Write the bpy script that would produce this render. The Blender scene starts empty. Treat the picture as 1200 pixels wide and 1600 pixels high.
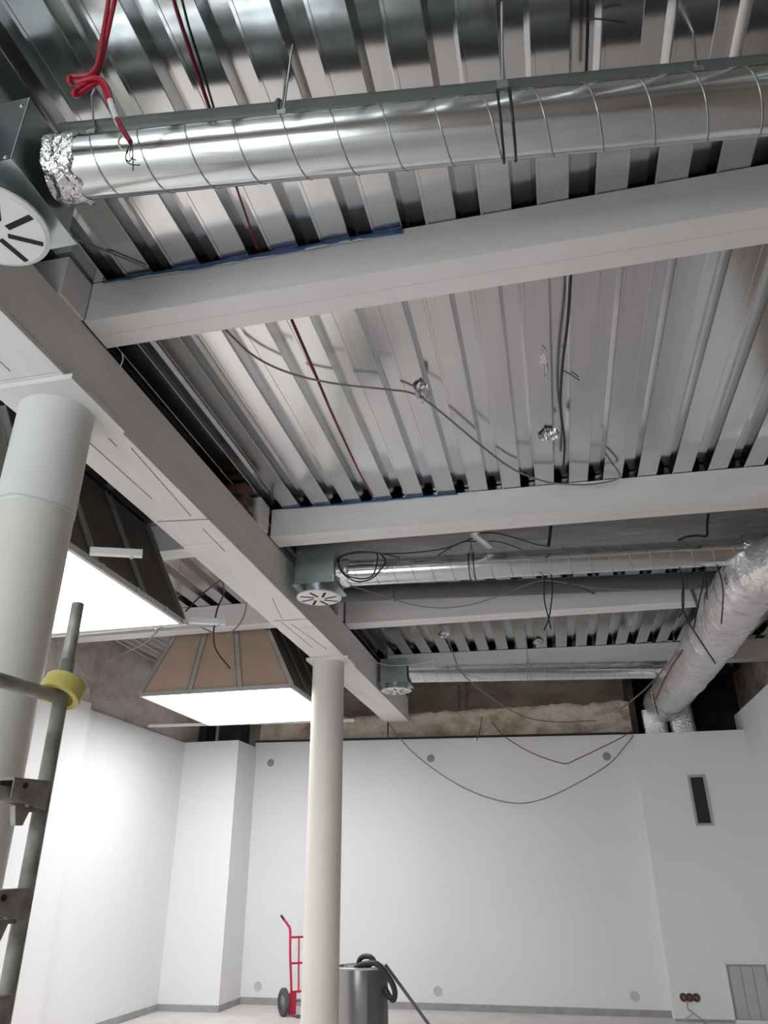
import bpy, bmesh, math, random
from mathutils import Vector, Matrix, noise

# ------------------------------------------------------------------ camera, world, lights, exposure
scene = bpy.context.scene
COL = scene.collection
FPX, CAM_H = 1165.0, 1.8
YAW, PITCH, ROLL = math.radians(-12.01), math.radians(26.157), math.radians(-0.4834)
_f = Vector((math.sin(YAW)*math.cos(PITCH), math.cos(YAW)*math.cos(PITCH), math.sin(PITCH)))
_r0 = Vector((math.cos(YAW), -math.sin(YAW), 0)); _u0 = _r0.cross(_f)
_r = _r0*math.cos(ROLL)+_u0*math.sin(ROLL); _u = -_r0*math.sin(ROLL)+_u0*math.cos(ROLL)
EYE = Vector((0, 0, CAM_H))
cd = bpy.data.cameras.new('camera'); cam = bpy.data.objects.new('camera', cd); COL.objects.link(cam)
cd.sensor_fit = 'VERTICAL'; cd.sensor_height = 32.0; cd.lens = FPX/1600*32.0; cd.clip_start = 0.05
cam.matrix_world = Matrix(((_r.x, _u.x, -_f.x, 0), (_r.y, _u.y, -_f.y, 0), (_r.z, _u.z, -_f.z, CAM_H), (0, 0, 0, 1)))
scene.camera = cam

w = bpy.data.worlds.new('world'); scene.world = w; w.use_nodes = True
w.node_tree.nodes['Background'].inputs[0].default_value = (0.85, 0.93, 1.0, 1)
w.node_tree.nodes['Background'].inputs[1].default_value = 1.0
ld = bpy.data.lights.new('added_fill_light', 'AREA'); ld.shape = 'RECTANGLE'; ld.size = 4.7; ld.size_y = 2.9
ld.energy = 200; ld.color = (0.93, 0.96, 1.0)
lo = bpy.data.objects.new('added_fill_light', ld); COL.objects.link(lo)
lo.location = (-3.2, -4.25, 1.75); lo.rotation_euler = (math.radians(90), 0, 0)   # added fill light outside the added window, shining in (+Y)
PANEL_EMIT = 6.4

scene.view_settings.view_transform = 'Standard'; scene.view_settings.look = 'None'
scene.view_settings.gamma = 1.0; scene.view_settings.exposure = 0.6
scene.view_settings.use_curve_mapping = False

# ------------------------------------------------------------------ helpers
def P(x, y, X=None, Y=None, Z=None):
    """photo pixel -> point on a plane of the room"""
    d = _r*((x-600)/FPX)+_u*((800-y)/FPX)+_f
    if X is not None: t = (X-EYE.x)/d.x
    elif Y is not None: t = (Y-EYE.y)/d.y
    else: t = (Z-EYE.z)/d.z
    return EYE+d*t

def link(name, me, mat=None, parent=None):
    o = bpy.data.objects.new(name, me); COL.objects.link(o)
    if mat is not None and not me.materials: me.materials.append(mat)
    if parent is not None: o.parent = parent
    return o

def tag(o, label, cat, group=None):
    o['label'] = label; o['category'] = cat
    if group: o['group'] = group
    return o

def thing(name, label, cat, loc=(0, 0, 0), group=None):
    o = bpy.data.objects.new(name, None); COL.objects.link(o); o.location = loc; o.empty_display_size = .1
    return tag(o, label, cat, group)

def struct(o): o['kind'] = 'structure'; return o

class MB:
    """collects shapes into one mesh; origin subtracts the parent's place"""
    def __init__(s, org=(0, 0, 0)): s.v = []; s.f = []; s.sm = []; s.o = Vector(org)
    def add(s, vs, fs, smooth=False):
        n = len(s.v); s.v += [Vector(v)-s.o for v in vs]; s.f += [[i+n for i in f] for f in fs]; s.sm += [smooth]*len(fs); return s
    def hexa(s, b, t):
        """4 bottom, 4 top points, counter-clockwise from above"""
        return s.add(list(b)+list(t), [(3, 2, 1, 0), (4, 5, 6, 7), (0, 1, 5, 4), (1, 2, 6, 5), (2, 3, 7, 6), (3, 0, 4, 7)])
    def box(s, x0, x1, y0, y1, z0, z1):
        return s.hexa([(x0, y0, z0), (x1, y0, z0), (x1, y1, z0), (x0, y1, z0)], [(x0, y0, z1), (x1, y0, z1), (x1, y1, z1), (x0, y1, z1)])
    def bar(s, a, b, wx, wz, up=(0, 0, 1)):
        a = Vector(a); b = Vector(b); d = (b-a).normalized(); up = Vector(up)
        if abs(d.dot(up)) > .98: up = Vector((0, 1, 0))
        n = d.cross(up).normalized(); u = n.cross(d)
        q = [n*(i*wx/2)+u*(j*wz/2) for i, j in ((-1, -1), (1, -1), (1, 1), (-1, 1))]
        return s.add([a+k for k in q]+[b+k for k in q], [(0, 1, 2, 3), (7, 6, 5, 4), (1, 0, 4, 5), (2, 1, 5, 6), (3, 2, 6, 7), (0, 3, 7, 4)])
    def tube(s, pts, r, seg=8, caps=True, closed=False):
        pts = [Vector(p) for p in pts]; n = len(pts)
        rr = r if isinstance(r, (list, tuple)) else [r]*n
        t0 = (pts[1]-pts[0]).normalized(); ref = Vector((0, 0, 1)) if abs(t0.z) < .9 else Vector((1, 0, 0))
        nx = t0.cross(ref).normalized(); vs = []; fs = []
        for i, p in enumerate(pts):
            a = pts[i-1] if (i or closed) else pts[0]; b = pts[(i+1) % n] if (i < n-1 or closed) else pts[-1]
            t = (b-a); t = t.normalized() if t.length > 1e-9 else t0
            nx = (nx-t*nx.dot(t)); nx = nx.normalized() if nx.length > 1e-6 else t.orthogonal().normalized(); ny = t.cross(nx)
            for k in range(seg):
                an = 2*math.pi*k/seg; vs.append(p+(nx*math.cos(an)+ny*math.sin(an))*rr[i])
        for i in range(n if closed else n-1):
            j = (i+1) % n
            for k in range(seg): fs.append((i*seg+k, i*seg+(k+1) % seg, j*seg+(k+1) % seg, j*seg+k))
        s.add(vs, fs, True)
        if caps and not closed: s.add(vs[:seg], [tuple(reversed(range(seg)))]); s.add(vs[-seg:], [tuple(range(seg))])
        return s
    def lathe(s, prof, c, axis=(0, 0, 1), seg=32, smooth=True):
        """prof: list of (radius, height along the axis)"""
        c = Vector(c); ax = Vector(axis).normalized(); e = ax.orthogonal().normalized(); g = ax.cross(e); vs = []; fs = []
        for r, h in prof:
            for k in range(seg):
                an = 2*math.pi*k/seg; vs.append(c+ax*h+(e*math.cos(an)+g*math.sin(an))*r)
        for i in range(len(prof)-1):
            for k in range(seg): fs.append((i*seg+k, i*seg+(k+1) % seg, (i+1)*seg+(k+1) % seg, (i+1)*seg+k))
        return s.add(vs, fs, smooth)
    def build(s, name, mat, parent=None, bevel=0):
        me = bpy.data.meshes.new(name); me.from_pydata([tuple(v) for v in s.v], [], s.f)
        for p, sm in zip(me.polygons, s.sm): p.use_smooth = sm
        if bevel:
            bm = bmesh.new(); bm.from_mesh(me); bmesh.ops.remove_doubles(bm, verts=bm.verts, dist=1e-5)
            bmesh.ops.bevel(bm, geom=[e for e in bm.edges if not e.smooth or e.calc_face_angle(0) > .5], offset=bevel, segments=2, affect='EDGES', profile=.7)
            bm.to_mesh(me); bm.free()
        me.update(); return link(name, me, mat, parent)

def smooth(pts, k=6):
    pts = [Vector(p) for p in pts]; q = [pts[0]*2-pts[1]]+pts+[pts[-1]*2-pts[-2]]; out = []
    for i in range(1, len(q)-2):
        for j in range(k):
            t = j/k; a, b, c, d = q[i-1:i+3]
            out.append(.5*((2*b)+(c-a)*t+(2*a-5*b+4*c-d)*t*t+(3*b-a-3*c+d)*t*t*t))
    return out+[pts[-1]]

def PX(l, **k): return [P(x, y, **k) for x, y in l]

# ------------------------------------------------------------------ materials
def nodes(name):
    m = bpy.data.materials.new(name); m.use_nodes = True; n = m.node_tree
    return m, n, n.nodes['Principled BSDF']
def ramp(n, stops):
    r = n.nodes.new('ShaderNodeValToRGB'); e = r.color_ramp.elements
    while len(e) < len(stops): e.new(.5)
    for el, (p, c) in zip(e, stops): el.position = p; el.color = (*c, 1)
    return r
def coords(n, sc):
    tc = n.nodes.new('ShaderNodeTexCoord'); mp = n.nodes.new('ShaderNodeMapping'); mp.inputs['Scale'].default_value = sc
    n.links.new(tc.outputs['Object'], mp.inputs['Vector']); return mp
def mat(name, col, rough=.6, metal=0, var=.08, sc=(3, 3, 3), bump=0, bsc=40, spec=.5, detail=4, rvar=0, bdist=.01):
    m, n, b = nodes(name)
    b.inputs['Metallic'].default_value = metal; b.inputs['Roughness'].default_value = rough
    b.inputs['Specular IOR Level'].default_value = spec
    mp = coords(n, sc); t = n.nodes.new('ShaderNodeTexNoise'); t.inputs['Scale'].default_value = 1.0; t.inputs['Detail'].default_value = detail
    n.links.new(mp.outputs[0], t.inputs['Vector'])
    c = Vector(col); r = ramp(n, [(.3, tuple(c*(1-var))), (.7, tuple(min(1, x*(1+var)) for x in c))])
    n.links.new(t.outputs['Fac'], r.inputs[0]); n.links.new(r.outputs[0], b.inputs['Base Color'])
    if rvar:
        mr = n.nodes.new('ShaderNodeMapRange'); mr.inputs[3].default_value = rough-rvar; mr.inputs[4].default_value = rough+rvar
        n.links.new(t.outputs['Fac'], mr.inputs[0]); n.links.new(mr.outputs[0], b.inputs['Roughness'])
    if bump:
        mb = coords(n, (bsc,)*3); t2 = n.nodes.new('ShaderNodeTexNoise'); t2.inputs['Scale'].default_value = 1.0; t2.inputs['Detail'].default_value = 3
        n.links.new(mb.outputs[0], t2.inputs['Vector'])
        bp = n.nodes.new('ShaderNodeBump'); bp.inputs['Strength'].default_value = bump; bp.inputs['Distance'].default_value = bdist
        n.links.new(t2.outputs['Fac'], bp.inputs['Height']); n.links.new(bp.outputs[0], b.inputs['Normal'])
    return m
def multi(name, stops, sc, rough=.9, detail=8, bump=.5, bsc=12, bdist=.02, dist=.6):
    m, n, b = nodes(name); b.inputs['Roughness'].default_value = rough; b.inputs['Specular IOR Level'].default_value = .2
    mp = coords(n, sc); t = n.nodes.new('ShaderNodeTexNoise'); t.inputs['Scale'].default_value = 1; t.inputs['Detail'].default_value = detail
    t.inputs['Distortion'].default_value = dist; t.inputs['Roughness'].default_value = .65
    n.links.new(mp.outputs[0], t.inputs['Vector']); r = ramp(n, stops); n.links.new(t.outputs['Fac'], r.inputs[0]); n.links.new(r.outputs[0], b.inputs['Base Color'])
    mb = coords(n, (bsc,)*3); t2 = n.nodes.new('ShaderNodeTexNoise'); t2.inputs['Scale'].default_value = 1; t2.inputs['Detail'].default_value = 6
    n.links.new(mb.outputs[0], t2.inputs['Vector'])
    bp = n.nodes.new('ShaderNodeBump'); bp.inputs['Strength'].default_value = bump; bp.inputs['Distance'].default_value = bdist
    n.links.new(t2.outputs['Fac'], bp.inputs['Height']); n.links.new(bp.outputs[0], b.inputs['Normal'])
    return m
def emit(name, col, s):
    m, n, b = nodes(name); b.inputs['Base Color'].default_value = (*col, 1); b.inputs['Emission Color'].default_value = (*col, 1); b.inputs['Emission Strength'].default_value = s
    return m

M = {}
M['deck'] = mat('galvanised_deck', (.72, .73, .73), .175, 1, .05, (6, .7, 3), .03, 4, rvar=.04, bdist=.02)
M['duct'] = mat('galvanised_duct', (.74, .77, .78), .17, 1, .05, (8, 8, 8), .02, 6, rvar=.03)
M['duct_box'] = mat('galvanised_box', (.46, .52, .53), .32, 1, .08, (10, 10, 10), .03, 8, rvar=.05)
M['seam'] = mat('duct_seam', (.40, .42, .42), .35, 1, .05)
M['steel'] = mat('zinc_rod', (.45, .46, .46), .4, 1, .08, (20, 20, 20))
M['beam'] = mat('primed_beam', (.80, .78, .775), .75, 0, .05, (1.2, 1.2, 8), .12, 30, .25)
M['beam_side'] = mat('primed_beam_main', (.80, .785, .775), .75, 0, .05, (8, 1.2, 8), .12, 30, .25)
M['joint'] = mat('joint_gap', (.20, .195, .19), .9, 0, .2, (30, 30, 30))
M['column'] = mat('column_paint', (.72, .705, .645), .5, 0, .03, (2, 2, 2), .05, 20, .35)
M['column_top'] = mat('column_filler', (.74, .74, .73), .8, 0, .05, (3, 3, 3), .1, 25, .2)
M['white_wall'] = mat('white_paint', (.81, .81, .825), .85, 0, .012, (.8, .8, .8), .06, 60, .2)
M['grey_skim'] = mat('unpainted_strip', (.36, .36, .365), .9, 0, .12, (6, 6, 6), .1, 30, .2)
M['floor'] = multi('dusty_screed', [(.3, (.58, .54, .53)), (.5, (.67, .63, .62)), (.7, (.74, .71, .70))], (1.2, 1.2, 1.2), .8, 6, .15, 30, .005)
M['bare_back'] = multi('bare_masonry_back', [(.28, (.30, .20, .13)), (.40, (.48, .37, .28)), (.50, (.66, .56, .46)), (.60, (.74, .67, .58)), (.74, (.46, .33, .23))], (1.6, 1.6, 2.6), .95, 9, .8, 14, .05, .4)
M['bare_left'] = multi('bare_plaster_left', [(.30, (.40, .34, .31)), (.45, (.58, .50, .465)), (.62, (.68, .62, .585)), (.75, (.48, .44, .415))], (1.5, 1.5, 2.2), .95, 7, .5, 12, .03, .8)
M['bare_dark'] = multi('old_brown_masonry', [(.28, (.14, .10, .075)), (.5, (.24, .19, .15)), (.72, (.32, .27, .22))], (1.6, 1.6, 3), .95, 8, .6, 14, .04, .4)
M['dark_void'] = mat('void_shade_and_joint', (.05, .045, .042), .95, 0, .3, (4, 4, 4), .5, 12, .1)  # near-black: shade of unlit openings put into the colour, also the lining joint
M['slab'] = mat('roof_slab', (.20, .20, .20), .95, 0, .2, (4, 4, 4), .2, 20, .1)
M['soffit'] = multi('grey_concrete', [(.3, (.22, .215, .21)), (.55, (.30, .295, .29)), (.75, (.40, .395, .39))], (2, 5, 5), .9, 6, .2, 20, .01)
M['pipe'] = mat('grey_pipe', (.105, .112, .110), .45, 0, .06, (4, 4, 4))
M['white_metal'] = mat('white_coated_metal', (.78, .78, .77), .4, 0, .02)
M['slat'] = mat('grey_slat', (.52, .53, .52), .5, .2, .05)
M['faint'] = mat('filled_joint', (.58, .565, .555), .8, 0, .05)
M['slot'] = mat('dark_slot', (.012, .012, .013), .8, 0, .1)
M['foil'] = mat('aluminium_foil', (.82, .82, .83), .16, 1, .05, (20, 20, 20), .9, 45, bdist=.012)
M['foil_flat'] = mat('pressed_foil', (.72, .72, .73), .2, 1, .05, (20, 20, 20), .2, 60)
M['foil_duct'] = mat('foil_insulation', (.78, .755, .745), .30, .6, .09, (4, 4, 4), .7, 14, bdist=.04)
M['red'] = mat('red_conduit', (.36, .010, .03), .4, 0, .1, (30, 30, 30))
M['dark_red'] = mat('dark_red_cable', (.22, .012, .03), .5, 0, .1, (30, 30, 30))
M['black'] = mat('black_cable', (.013, .013, .014), .5, 0, .1)
M['grey_cable'] = mat('grey_cable', (.22, .21, .205), .55, 0, .06)
M['cream'] = mat('cream_cable', (.55, .50, .36), .5, 0, .05)
M['blue_film'] = mat('blue_film', (.02, .09, .27), .35, 0, .3, (12, 12, 12), .5, 40)
M['white_film'] = mat('torn_white_film', (.62, .63, .65), .5, 0, .1, (12, 12, 12), .4, 40)
M['board'] = mat('tan_board', (.40, .295, .225), .9, 0, .04, (2, 2, 2), .05, 30, .1)
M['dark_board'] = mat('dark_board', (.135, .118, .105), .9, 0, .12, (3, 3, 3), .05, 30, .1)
M['stud'] = mat('zinc_stud', (.50, .50, .48), .45, 1, .06, (8, 8, 8))
M['panel'] = emit('luminous_panel', (1, .995, .985), PANEL_EMIT)
M['scaff'] = mat('worn_scaffold_steel', (.38, .37, .345), .55, .5, .35, (14, 14, 14), .3, 40, rvar=.12)
M['cast'] = mat('cast_coupler', (.33, .315, .29), .6, .4, .3, (20, 20, 20), .4, 50, rvar=.1)
M['yellow'] = mat('yellow_tape', (.66, .56, .17), .6, 0, .08, (10, 10, 40))
M['truck_red'] = mat('red_enamel', (.55, .015, .06), .35, 0, .05)
M['rubber'] = mat('grey_rubber', (.09, .09, .09), .8, 0, .15)
M['hub'] = mat('grey_hub', (.30, .30, .30), .5, .5, .1)
M['vac'] = mat('brushed_drum', (.36, .36, .37), .33, .85, .05, (3, 3, 3))
M['vac_dark'] = mat('vac_shade_and_parts', (.13, .13, .135), .5, .2, .06)  # dark grey parts, also the shading on the drum's right side
M['hose'] = mat('black_hose', (.035, .035, .037), .5, 0, .15)
M['cap'] = mat('grey_cap', (.30, .31, .31), .7, 0, .06)
M['cap_pale'] = mat('pale_grey_cap', (.55, .55, .56), .7, 0, .05)
M['vent_dark'] = mat('dark_mesh', (.035, .03, .028), .9, 0, .3, (60, 60, 60))
M['vent_frame'] = mat('grey_vent_frame', (.42, .40, .39), .6, 0, .06)
M['brick'] = mat('dark_red_brick', (.20, .115, .09), .9, 0, .25, (9, 9, 9), .4, 40, .1)
M['socket'] = mat('brown_box', (.12, .06, .045), .7, 0, .3, (30, 30, 30))
M['copper'] = mat('pinkish_wire_end', (.50, .28, .22), .5, .3, .1)
M['glass'] = None
def _glass():
    m = bpy.data.materials.new('window_glass'); m.use_nodes = True; n = m.node_tree; n.nodes.clear()
    o = n.nodes.new('ShaderNodeOutputMaterial'); x = n.nodes.new('ShaderNodeMixShader'); t = n.nodes.new('ShaderNodeBsdfTransparent'); g = n.nodes.new('ShaderNodeBsdfGlossy')
    t.inputs[0].default_value = (.94, .96, .95, 1); g.inputs['Roughness'].default_value = .02; x.inputs[0].default_value = .07
    n.links.new(t.outputs[0], x.inputs[1]); n.links.new(g.outputs[0], x.inputs[2]); n.links.new(x.outputs[0], o.inputs[0]); return m
M['glass'] = _glass()

# ------------------------------------------------------------------ setting
XL, XR, YF = -6.3, 3.45, -4.0
ZD = 5.02                     # underside of the deck flats
ZROOF = 5.16
floor = struct(MB().box(XL-.3, XR+.3, YF-.3, 15.2, -.2, 0).build('floor', M['floor']))

# back wall: white lining, skewed a little, with the bare masonry above it
def wall_strip(mb, a, b, z0, z1a, z1b, th):
    a = Vector((*a, 0)); b = Vector((*b, 0)); n = Vector((0, th, 0))
    return mb.hexa([a+Vector((0, 0, z0)), b+Vector((0, 0, z0)), b+n+Vector((0, 0, z0)), a+n+Vector((0, 0, z0))],
                   [a+Vector((0, 0, z1a)), b+Vector((0, 0, z1b)), b+n+Vector((0, 0, z1b)), a+n+Vector((0, 0, z1a))])
BL, BR = (-5.32, 13.44), (1.34, 13.17)
wb = struct(wall_strip(MB(), BL, BR, 0, 4.08, 3.90, .10).build('wall_back', M['white_wall']))
m = MB(); wall_strip(m, (XL-.3, 14.0), (1.40, 13.85), 3.5, ZROOF, ZROOF, .2); m.build('bare_masonry', M['bare_dark'], wb)
# the old rough render in front of it, broken off along a ragged top edge
random.seed(5); NX, NZ = 150, 10; vs = []; fs = []
for i in range(NX+1):
    x = -5.3+(1.38+5.3)*i/NX; y0 = 13.36+(1.4-x)*.036
    top = 4.47+.05*noise.noise(Vector((x*2.2, 1, 0)))+.045*noise.noise(Vector((x*7, 4, 0)))+.02*noise.noise(Vector((x*19, 2, 0)))
    for k in range(NZ+1):
        z = 3.75+(top-3.75)*k/NZ; q = Vector((x*3.2, z*3.2, 2))
        d = .05*noise.noise(q)+.03*noise.noise(q*2.6)+.015*noise.noise(q*6)
        vs.append((x, y0-d, z))
    vs.append((x, y0+.16, top+.02))
n = NZ+2
for i in range(NX):
    for k in range(n-1): fs.append((i*n+k, (i+1)*n+k, (i+1)*n+k+1, i*n+k+1))
MB().add(vs, fs, True).build('rough_render', M['bare_back'], wb)
# dark joint strip on top of the white lining
m = MB(); wall_strip(m, (BL[0], BL[1]-.012), (BR[0], BR[1]-.012), 0, .02, .02, .02)
m = MB(); a, b = Vector((BL[0], BL[1]-.006, 4.085)), Vector((BR[0], BR[1]-.006, 3.905)); m.bar(a, b, .05, .035); m.build('lining_joint', M['dark_void'], wb)
# pilaster in the left corner
pil = struct(MB().box(XL-.02, -5.30, 12.58, 13.55, 0, 3.98).build('trim_1', M['white_wall']))
# facing chimney-breast lining on the right
wbr = struct(MB().box(1.30, 3.05, 12.86, 13.25, 0, 3.84).build('trim_2', M['white_wall']))
# left wall with a shallow nib nearer the camera, bare plaster above
zl = P(287, 1161, X=XL).z
m = MB(); m.box(XL-.12, XL, YF, 13.6, 0, 3.97)
wl = struct(m.build('wall_left', M['white_wall']))
m = MB(); m.box(XL-.45, XL-.06, YF, 13.6, 3.9, ZROOF); m.build('bare_plaster', M['bare_left'], wl)
nb = P(143, 1099, X=XL+.10)
m = MB(); m.box(XL-.06, XL+.10, YF, nb.y, 0, nb.z); m.build('wall_nib', M['white_wall'], wl)
m = MB(); m.box(XL-.06, XL+.07, YF, nb.y-.04, nb.z, ZROOF); m.build('bare_plaster_nib', M['bare_left'], wl)
# beam pockets in the bare masonry at the left corner, shade painted in
for (x0, x1, y0, y1) in ((298, 330, 1128, 1160), (352, 384, 1128, 1156)):
    a, b = P(x0, y0, Y=13.45), P(x1, y1, Y=13.45)
    MB().box(a.x, b.x, 13.2, 13.62, 4.0, a.z+.18).build('beam_pocket', M['dark_void'], wb)
# right wall: white lining in front of old masonry
XW = 2.97
wr = struct(MB().box(XW, XW+.12, 8.2, 13.3, 0, 4.13).build('wall_right', M['white_wall']))
MB().box(XW+.02, XW+.12, YF, 8.2, 0, 4.13).build('bare_plaster', M['bare_dark'], wr)  # unseen near stretch made dark to cut bounce and reflections on the right
m = MB(); m.box(XR, XR+.3, YF, 15.2, 0, ZROOF); m.build('bare_masonry', M['bare_back'], wr)
# recess behind the corner where the air ducts pass, its shade painted near-black
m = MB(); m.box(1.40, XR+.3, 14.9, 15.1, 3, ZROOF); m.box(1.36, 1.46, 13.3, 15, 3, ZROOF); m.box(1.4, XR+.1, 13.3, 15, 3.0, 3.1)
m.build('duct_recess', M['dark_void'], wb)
# baseboards: unpainted strips at the wall foot
m = MB(); wall_strip(m, (BL[0], BL[1]-.012), (BR[0]-.03, BR[1]-.012), 0, .10, .085, .02); struct(m.build('baseboard_back', M['grey_skim']))
struct(MB().box(XL, XL+.012, nb.y+.01, 12.58, 0, .09).build('baseboard_left', M['grey_skim']))
struct(MB().box(XL, -5.288, 12.568, 12.58, 0, .09).box(-5.30, -5.288, 12.58, 13.43, 0, .09).build('baseboard_pilaster', M['grey_skim']))
struct(MB().box(1.30, XW, 12.85, 12.86, 0, .035).build('baseboard_right', M['grey_skim']))
# front wall with an added, unseen window for the fill light (behind the camera)
m = MB(); m.box(XL-.4, -5.6, YF-.2, YF, 0, ZROOF); m.box(-.8, XR+.3, YF-.2, YF, 0, ZROOF); m.box(-5.6, -.8, YF-.2, YF, 3.3, ZROOF); m.box(-5.6, -.8, YF-.2, YF, 0, .2)
wf = struct(m.build('wall_front', M['bare_left']))
wn = MB()
for i in range(4): x = -5.6+i*1.6; wn.box(x-.03, x+.03, YF-.12, YF-.04, .2, 3.3)
wn.box(-5.6, -.8, YF-.12, YF-.04, .2, .26); wn.box(-5.6, -.8, YF-.12, YF-.04, 3.24, 3.3)
win = struct(wn.build('added_window_1', M['vent_frame']))
for i in range(3): MB().box(-5.57+i*1.6, -4.03+i*1.6, YF-.09, YF-.08, .26, 3.24).build('pane', M['glass'], win)

# ceiling: roof slab and the ribbed steel deck sheets under it, one object per sheet
ceil = struct(MB().box(XL-.4, XR+.3, YF-.2, 15.2, ZROOF, ZROOF+.15).build('ceiling', M['slab']))
PITCH_R, FLAT, RIBD = .300, .165, .092
def sheet_mesh(L):
    """one sheet: half flats left and right, one recessed rib, small lap lips; runs 0..L along Y"""
    pr = [(-PITCH_R/2-.012, -.003), (-.075, -.003), (-.068, 0.0), (-.066, .004), (-.045, RIBD), (.045, RIBD), (.066, .004), (.068, -.002), (.075, 0), (PITCH_R/2, 0)]
    pr = [(-PITCH_R/2, 0), (-.070, 0), (-.066, .003), (-.046, RIBD), (.046, RIBD), (.062, .010), (.066, -.004), (.082, -.004), (.084, 0), (PITCH_R/2, 0)]
    me = bpy.data.meshes.new('deck_sheet'); n = len(pr)
    me.from_pydata([(x, y, z) for y in (0, L) for x, z in pr], [], [(i+1, i, i+n, i+n+1) for i in range(n-1)])
    me.materials.append(M['deck']); return me
bays = [(YF, 3.10, -.148), (3.10, 6.25, -.262), (6.25, 8.98, -.20), (8.98, 11.75, -.13), (11.75, 14.0, -.05)]
for y0, y1, ph in bays:
    me = sheet_mesh(y1-y0+(.04 if y1 < 13 else 0))
    k0 = math.ceil((XL-ph)/PITCH_R); k1 = math.floor((XR-ph)/PITCH_R)
    for k in range(k0, k1+1):
        o = bpy.data.objects.new('deck_sheet', me); COL.objects.link(o); o.parent = ceil; o.location = (ph+k*PITCH_R, y0, ZD)
# flat grey concrete soffit strip beyond the second beam
MB().box(-2.35, XR, 6.62, 7.95, 4.965, 5.01).build('soffit_strip', M['soffit'], ceil)

# ------------------------------------------------------------------ steel frame
ZB0, ZB1 = 4.72, 5.015        # secondary beams
MX0, MX1, MZ0, MZ1 = -2.84, -2.41, 4.30, 4.73   # main beam
main = thing('main_beam', 'long boxed white steel beam carried by the two round columns', 'beam', (-2.625, 4.5, MZ0))
og = main.location
MB(og).box(MX0+.012, MX1-.012, YF, 13.34, MZ0+.03, MZ1).build('beam_casing', M['beam_side'], main, .006)
edges = [YF, .6, 2.88, 5.22, 7.62, 8.83, 11.3, 13.34]
for y0, y1 in zip(edges, edges[1:]):
    MB(og).box(MX0, MX1, y0+.003, y1-.003, MZ0, MZ0+.03).build('soffit_board', M['beam_side'], main, .004)
def slit(pts, wd=.0045):
    a, b = [P(x, y, Z=MZ0-.001) for x, y in pts]
    MB(og).bar(a, b, wd, .004).build('board_slit', M['joint'], main)
for q in (((140, 692), (238, 780)), ((205, 700), (298, 806)), ((0, 565), (16, 580)), ((317, 826), (352, 862)), ((425, 935), (441, 967)), ((455, 975), (510, 1014)), ((440, 972), (488, 1012)), ((170, 685), (182, 697))): slit(q)
# splice lines
for a, b in (((246, 815), (330, 811)), ((428, 970), (482, 967))):
    slit((a, b), .008)
for y in (2.73, 5.80, 8.55):
    MB(og).box(-2.66, -2.405, y, y+.235, MZ1, 5.0).build('bearing_stub', M['beam'], main, .004)
# infill masonry above the main beam
inf = thing('brick_infill', 'dark brick infill sitting on top of the long main beam', 'brickwork', (-2.74, 5.6, MZ1))
MB(inf.location).box(-2.80, -2.68, YF+.01, 13.3, MZ1, ZD-.005).build('core', M['dark_void'], inf)  # near-black core, the unlit gap's shade put into its colour
bm_ = None
for r in range(4):
    for k in range(2):
        y = 5.44+k*.155+(r % 2)*.06
        if y+.14 > 5.79: continue
        b = MB(inf.location).box(-2.67, -2.455+random.uniform(-.02, .02), y, y+.14, MZ1+.006+r*.068, MZ1+.064+r*.068).build('brick', M['brick'], inf, .004)

def sec_beam(name, label, x0, ya, x1, yb, wd=.25, nots=True):
    o = thing(name, label, 'beam', ((x0+x1)/2, (ya+yb)/2, ZB0))
    g = o.location
    def run(y0o, y1o, z0, z1): return MB(g).hexa([(x0, ya+y0o, z0), (x1, yb+y0o, z0), (x1, yb+y1o, z0), (x0, ya+y1o, z0)], [(x0, ya+y0o, z1), (x1, yb+y0o, z1), (x1, yb+y1o, z1), (x0, ya+y1o, z1)])
    run(.006, wd-.006, ZB0+.016, ZB1).build('casing', M['beam'], o, .004)
    run(0, wd, ZB0, ZB0+.016).build('bottom_board', M['beam'], o, .003)
    run(wd*.52, wd*.53, ZB0-.0008, ZB0+.001).build('board_joint', M['faint'], o)
    return o
def ly(ya, yb, x): return ya+(yb-ya)*(x+2.4)/4.4
BY = [(2.965, 2.945), (6.10, 6.25), (8.87, 8.99), (11.50, 11.83)]
RL = ['wide white cross beam with blue film along its top, beside the large near duct', 'white cross beam with thin blue film on its top edge, ahead of the coiled cables', 'white cross beam right behind the duct with the coiled cables', 'dim white cross beam behind the farthest duct, near the bare masonry']
for (ya, yb), lab in zip(BY, RL):
    sec_beam('cross_beam', lab, MX1+.002, ly(ya, yb, MX1), XR-.005, ly(ya, yb, XR))
LL = ['white cross beam between the near column and the wall with the plaster band', 'white cross beam at the far side of the nearer light hood', 'white cross beam above the tan-boarded light hood', 'white cross beam behind the tan-boarded light hood']
for y, lab in zip((2.95, 6.17, 8.60, 11.42), LL):
    sec_beam('cross_beam', lab, XL+.08, y+.02, MX0-.002, y, .22)

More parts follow.
